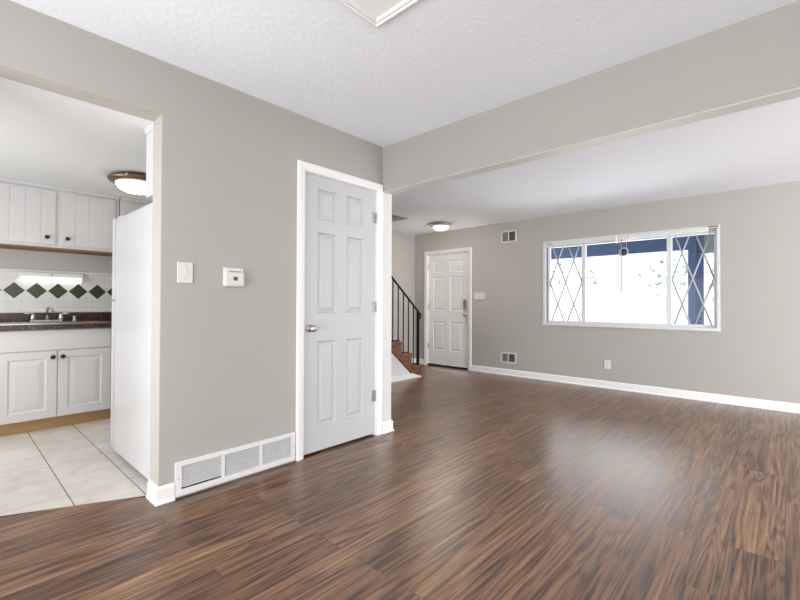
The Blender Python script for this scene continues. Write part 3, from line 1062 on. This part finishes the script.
for i, (a, b) in enumerate(dspan):
    m = MB()
    panel_slab(m, FB, a, b, 0.112, 0.682, [(a + 0.068, b - 0.068, 0.180, 0.622)], 0.018, depth=0.007, inset=0.012, flat=0.004, slope=0.034, raise_=0.005)
    d = m.obj('door', M['cab'], bc.name)
    m = MB()
    ky = b - 0.028 if i in (1, 3) else a + 0.030
    m.lathe((XF, ky, 0.630), (1, 0, 0), [(0, 0), (0.009, 0), (0.007, 0.006), (0.007, 0.014), (0.016, 0.020), (0.0185, 0.026), (0.016, 0.031), (0.008, 0.034), (0, 0.0345)], 24)
    m.obj('knob', M['black'], d.name)
for a, b in ((-0.62, 0.275), (0.288, 1.062), (1.075, 1.85)):
    m = MB(); m.box(XF - 0.018, XF, a, b, 0.690, 0.862, 0.002, 1); m.obj('false_drawer_front', M['cab'], bc.name)

XCF = -4.632
SX0, SX1, SY0, SY1 = -5.135, -4.72, 0.30, 1.02      # sink cut-out
ct = empty('countertop', (-4.95, 0.6, 0.87), 'brown speckled kitchen countertop with low backsplash around the sink', 'countertop')
m = MB()
m.box(XKB + 0.002, SX0, -0.63, 2.38, 0.870, 0.912)
m.box(SX1, XCF, -0.63, 2.38, 0.870, 0.912, 0.006, 2)
m.box(SX0, SX1, -0.63, SY0, 0.870, 0.912)
m.box(SX0, SX1, SY1, 2.38, 0.870, 0.912)
m.obj('slab', M['granite'], ct.name)
m = MB(); m.box(XKB + 0.002, XKB + 0.022, -0.63, 2.38, 0.912, 1.000, 0.004, 2); m.obj('backsplash', M['granite'], ct.name)

sk = empty('kitchen_sink', (-4.93, 0.66, 0.87), 'double bowl stainless steel sink set in the brown countertop', 'sink')
m = MB()
rx0, rx1, ry0, ry1, rz = SX0 - 0.045, SX1 + 0.028, SY0 - 0.025, SY1 + 0.025, 0.9135
bowls = [(SX0 + 0.02, SX1 - 0.012, SY0 + 0.012, 0.645), (SX0 + 0.02, SX1 - 0.012, 0.675, SY1 - 0.012)]
xs = [rx0, bowls[0][0], bowls[0][1], rx1]
ys = [ry0, bowls[0][2], bowls[0][3], bowls[1][2], bowls[1][3], ry1]
for i in range(3):
    for j in range(5):
        if i == 1 and j in (1, 3):
            continue
        m.box(xs[i], xs[i + 1], ys[j], ys[j + 1], rz - 0.001, rz + 0.005)
for a, b, c, d in bowls:
    zb = rz - 0.16
    m.box(a - 0.003, a, c, d, zb, rz); m.box(b, b + 0.003, c, d, zb, rz)
    m.box(a, b, c - 0.003, c, zb, rz); m.box(a, b, d, d + 0.003, zb, rz)
    m.box(a - 0.003, b + 0.003, c - 0.003, d + 0.003, zb - 0.004, zb)
bmesh.ops.remove_doubles(m.bm, verts=m.bm.verts, dist=1e-5)
m.obj('basin', M['steel'], sk.name)
for a, b, c, d in bowls:
    m = MB(); m.lathe(((a + b) / 2, (c + d) / 2, rz - 0.160), (0, 0, 1), [(0, 0), (0.045, 0), (0.045, 0.003), (0.036, 0.002), (0, 0.001)], 24); m.obj('drain', M['chrome'], sk.name)

fa = empty('faucet', (-5.135, 0.665, rz + 0.005), 'chrome two-handle faucet at the back of the kitchen sink', 'faucet')
zf = rz + 0.005
XFA = -5.135
m = MB(); m.box(XFA - 0.026, XFA + 0.026, 0.535, 0.775, zf, zf + 0.016, 0.007, 3); m.obj('deck_plate', M['chrome'], fa.name)
m = MB()
sp = [(XFA, 0.662, zf + 0.014), (XFA, 0.662, zf + 0.085), (XFA + 0.012, 0.664, zf + 0.120), (XFA + 0.05, 0.668, zf + 0.142), (XFA + 0.11, 0.674, zf + 0.138), (XFA + 0.16, 0.680, zf + 0.112), (XFA + 0.165, 0.681, zf + 0.098)]
m.tube(sp, [0.014, 0.012, 0.011, 0.0105, 0.010, 0.010, 0.011], 14)
m.obj('spout', M['chrome'], fa.name)
for y, sgn in ((0.560, -1), (0.764, 1)):
    m = MB(); m.lathe((XFA, y, zf + 0.014), (0, 0, 1), [(0, 0), (0.023, 0), (0.021, 0.02), (0.016, 0.045), (0.018, 0.055), (0, 0.06)], 20)
    m.tube([(XFA, y, zf + 0.066), (XFA + 0.02, y + sgn * 0.025, zf + 0.078), (XFA + 0.03, y + sgn * 0.060, zf + 0.082)], [0.012, 0.009, 0.011], 10)
    m.obj('handle', M['chrome'], fa.name)
m = MB(); m.lathe((XFA, 0.868, zf), (0, 0, 1), [(0, 0), (0.024, 0), (0.022, 0.008), (0.014, 0.014), (0.013, 0.03), (0.017, 0.042), (0.012, 0.052), (0, 0.054)], 20)
tag(m.obj('sink_sprayer', M['chrome']), 'short chrome sink sprayer right of the kitchen faucet', 'sprayer')

# tiled splash with a row of green diamonds
bs = empty('tile_backsplash', (XKB, 0.6, 1.0), 'white wall tile with a row of dark green diamonds behind the sink', 'backsplash')
m = MB(); m.box(XKB + 0.0005, XKB + 0.010, -0.63, 2.39, 1.001, 1.386)
m.obj('white_tile', M['walltile'], bs.name)
m = MB()
for k in range(-5, 12):
    yc, zc, h = 0.437 + k * 0.159, 1.212, 0.0755
    m.prism([(yc - h, zc), (yc, zc - h), (yc + h, zc), (yc, zc + h)], 'x', XKB + 0.009, XKB + 0.0125)
m.obj('green_diamond_row', M['green'], bs.name)['label'] = 'dark green diamond tiles'
m = MB(); m.box(XKB + 0.0005, XKB + 0.020, -0.63, 2.39, 1.003, 1.034, 0.006, 2); m.obj('bottom_trim', M['trim'], bs.name)
m = MB(); m.box(XKB + 0.0005, XKB + 0.024, -0.63, 2.39, 1.386, 1.410, 0.005, 2); m.obj('top_trim', M['trim'], bs.name)

ul = empty('fluorescent_light', (XKB + 0.01, 0.70, 1.29), 'lit white fluorescent light bar on the tile over the sink', 'light')
m = MB(); m.box(XKB + 0.011, XKB + 0.062, 0.452, 0.945, 1.322, 1.384, 0.004, 2); m.obj('housing', M['trim'], ul.name)
m = MB(); m.box(XKB + 0.014, XKB + 0.074, 0.478, 0.930, 1.292, 1.340, 0.012, 3); m.obj('diffuser', M['tube'], ul.name)
m = MB(); m.lathe((XKB + 0.062, 0.700, 1.365), (1, 0, 0), [(0, 0), (0.008, 0), (0.007, 0.006), (0, 0.007)], 12); m.obj('button', M['plywood'], ul.name)


# ------------------------------------------------------------------ kitchen: upper cabinets with beadboard doors
def upper(y0, y1, doors, label, knobs):
    o = empty('upper_cabinet', (-5.08, (y0 + y1) / 2, 1.60), label, 'cabinet', 'white beadboard upper cabinets')
    xf = -4.938
    m = MB(); m.box(XKB + 0.002, xf, y0, y1, 1.604, ZK - 0.022); m.obj('carcass', M['cab'], o.name)
    m = MB(); m.box(XKB + 0.004, xf + 0.001, y0 + 0.002, y1 - 0.002, 1.590, 1.604); m.obj('bottom_panel', M['underside'], o.name)['label'] = 'bare wood underside'
    m = MB(); m.prism([(XKB + 0.01, ZK - 0.03), (xf + 0.004, ZK - 0.03), (xf + 0.012, ZK - 0.022), (xf + 0.022, ZK - 0.006), (xf + 0.022, ZK - 0.001), (XKB + 0.01, ZK - 0.001)], 'y', y0, y1)
    m.obj('crown', M['cab'], o.name)
    for (a, b), ky in zip(doors, knobs):
        m = MB()
        z0, z1 = 1.628, 2.122
        n = max(3, round((b - a) / 0.098))
        w_ = (b - a) / n
        m.box(xf + 0.001, xf + 0.0135, a, b, z0, z1)
        for k in range(n):
            m.box(xf + 0.010, xf + 0.017, a + k * w_ + 0.0008, a + (k + 1) * w_ - 0.0008, z0, z1, 0.0022, 2)
        d = m.obj('door', M['cab'], o.name)
        m = MB()
        m.lathe((xf + 0.017, ky, 1.692), (1, 0, 0), [(0, 0), (0.009, 0), (0.007, 0.006), (0.007, 0.014), (0.016, 0.020), (0.0185, 0.026), (0.016, 0.031), (0.008, 0.034), (0, 0.0345)], 24)
        m.obj('knob', M['black'], d.name)
    return o


upper(-0.20, 1.186, [(-0.18, 0.255), (0.268, 0.688), (0.728, 1.150)], 'white beadboard upper cabinet with two black knobs above the sink', [-0.02, 0.625, 0.772])
upper(1.194, 2.38, [(1.226, 1.60), (1.62, 1.99), (2.0, 2.36)], 'white beadboard upper cabinet seen just above the refrigerator top', [1.56, 1.66, 2.04])

# ------------------------------------------------------------------ outside the front window
m = MB()
m.prism([(YF + 1.95, -0.25), (13.0, -0.30), (17.0, 0.9), (20.0, 2.05), (40.0, 4.0), (90.0, 6.0), (90.0, -1.0), (YF + 1.95, -1.0)], 'x', -70, 50)
struct(m, 'ground', M['snow'], base=(0, YF + 1.95, -0.25))
m = MB(); m.box(-5.5, 3.0, YF + TJ, YF + 1.95, -0.22, -0.06); struct(m, 'porch_floor', M['concrete'])
m = MB(); m.box(-6.0, 3.5, YF + TJ, 7.95, 2.36, 2.42); struct(m, 'porch_ceiling', M['teal'])
pb = empty('porch_beam', (-2.0, 7.7, 1.94), 'long blue porch beam above the front window view', 'beam')
m = MB(); m.box(-6.0, -1.085, 7.66, 7.78, 1.945, 2.36); m.obj('fascia', M['blue'], pb.name)
m = MB(); m.box(-0.885, 3.5, 7.66, 7.78, 1.875, 2.36); m.obj('side_fascia', M['teal'], pb.name)['label'] = 'grey green end board'
pp = empty('porch_post', (-0.985, 7.7, -0.06), 'blue square porch post seen through the right window pane', 'post')
m = MB(); m.box(-1.082, -0.976, 7.66, 7.78, -0.06, 2.36, 0.004, 2); m.obj('shaft', M['blue'], pp.name)
m = MB(); m.box(-0.976, -0.888, 7.69, 7.78, -0.06, 2.36, 0.004, 2); m.obj('side_board', M['blue'], pp.name)
m = MB(); m.box(-1.11, -0.87, 7.645, 7.80, -0.06, 0.06, 0.01, 2); m.obj('base_block', M['blue'], pp.name)


def foliage_thing(cx, cy, z0, rx, ry, rz, seed, name, label, cat, group, trunk=0.0, n=240):
    rnd = random.Random(seed)
    o = empty(name, (cx, cy, z0), label, cat, group)
    m = MB()
    for k in range(n):
        a, e, q = rnd.uniform(0, 2 * PI), rnd.uniform(-0.75, 1.0), rnd.uniform(0.35, 1.0) ** 0.5
        c = math.sqrt(max(0, 1 - e * e))
        p = Vector((cx + rx * q * c * math.cos(a), cy + ry * q * c * math.sin(a), z0 + trunk + rz * (0.48 + 0.46 * e * q)))
        s_ = rnd.uniform(0.07, 0.15) * max(rx, rz)
        g = bmesh.ops.create_icosphere(m.bm, subdivisions=1, radius=s_)
        rot = Matrix.Rotation(rnd.uniform(0, 6), 3, Vector((rnd.uniform(-1, 1), rnd.uniform(-1, 1), 0.3)).normalized())
        for v in g['verts']:
            v.co = rot @ Vector((v.co.x, v.co.y * 0.8, v.co.z * 0.55)) + p
    m.obj('foliage', M['leaf'], o.name)
    m = MB()
    m.tube([(cx, cy, z0 - 0.1), (cx + 0.03, cy, z0 + trunk * 0.6 + 0.15), (cx - 0.02, cy, z0 + trunk + rz * 0.6)], [0.05 + 0.03 * trunk, 0.04 + 0.02 * trunk, 0.03], 10)
    m.obj('trunk', M['bark'], o.name)
    return o


foliage_thing(-4.10, 20.0, 2.02, 0.62, 0.5, 0.62, 3, 'bush', 'pale low bush across the yard at the right of the middle window pane', 'bush', 'bushes across the yard')
foliage_thing(-6.5, 20.0, 2.02, 0.36, 0.35, 0.75, 5, 'bush', 'pale rounded bush across the yard at the left of the middle window pane', 'bush', 'bushes across the yard', n=140)
foliage_thing(-8.0, 20.0, 2.02, 0.35, 0.35, 1.25, 6, 'bush', 'pale tall bush seen through the lattice of the left window pane', 'bush', 'bushes across the yard', n=160)
foliage_thing(-3.05, 17.0, 0.88, 0.6, 0.6, 1.9, 8, 'tree', 'pale leafy tree seen behind the lattice left of the blue porch post', 'tree', 'trees across the yard', 0.3)
foliage_thing(-1.75, 17.0, 0.88, 0.5, 0.5, 1.6, 11, 'tree', 'pale leafy tree seen right of the blue porch post', 'tree', 'trees across the yard', 0.3)
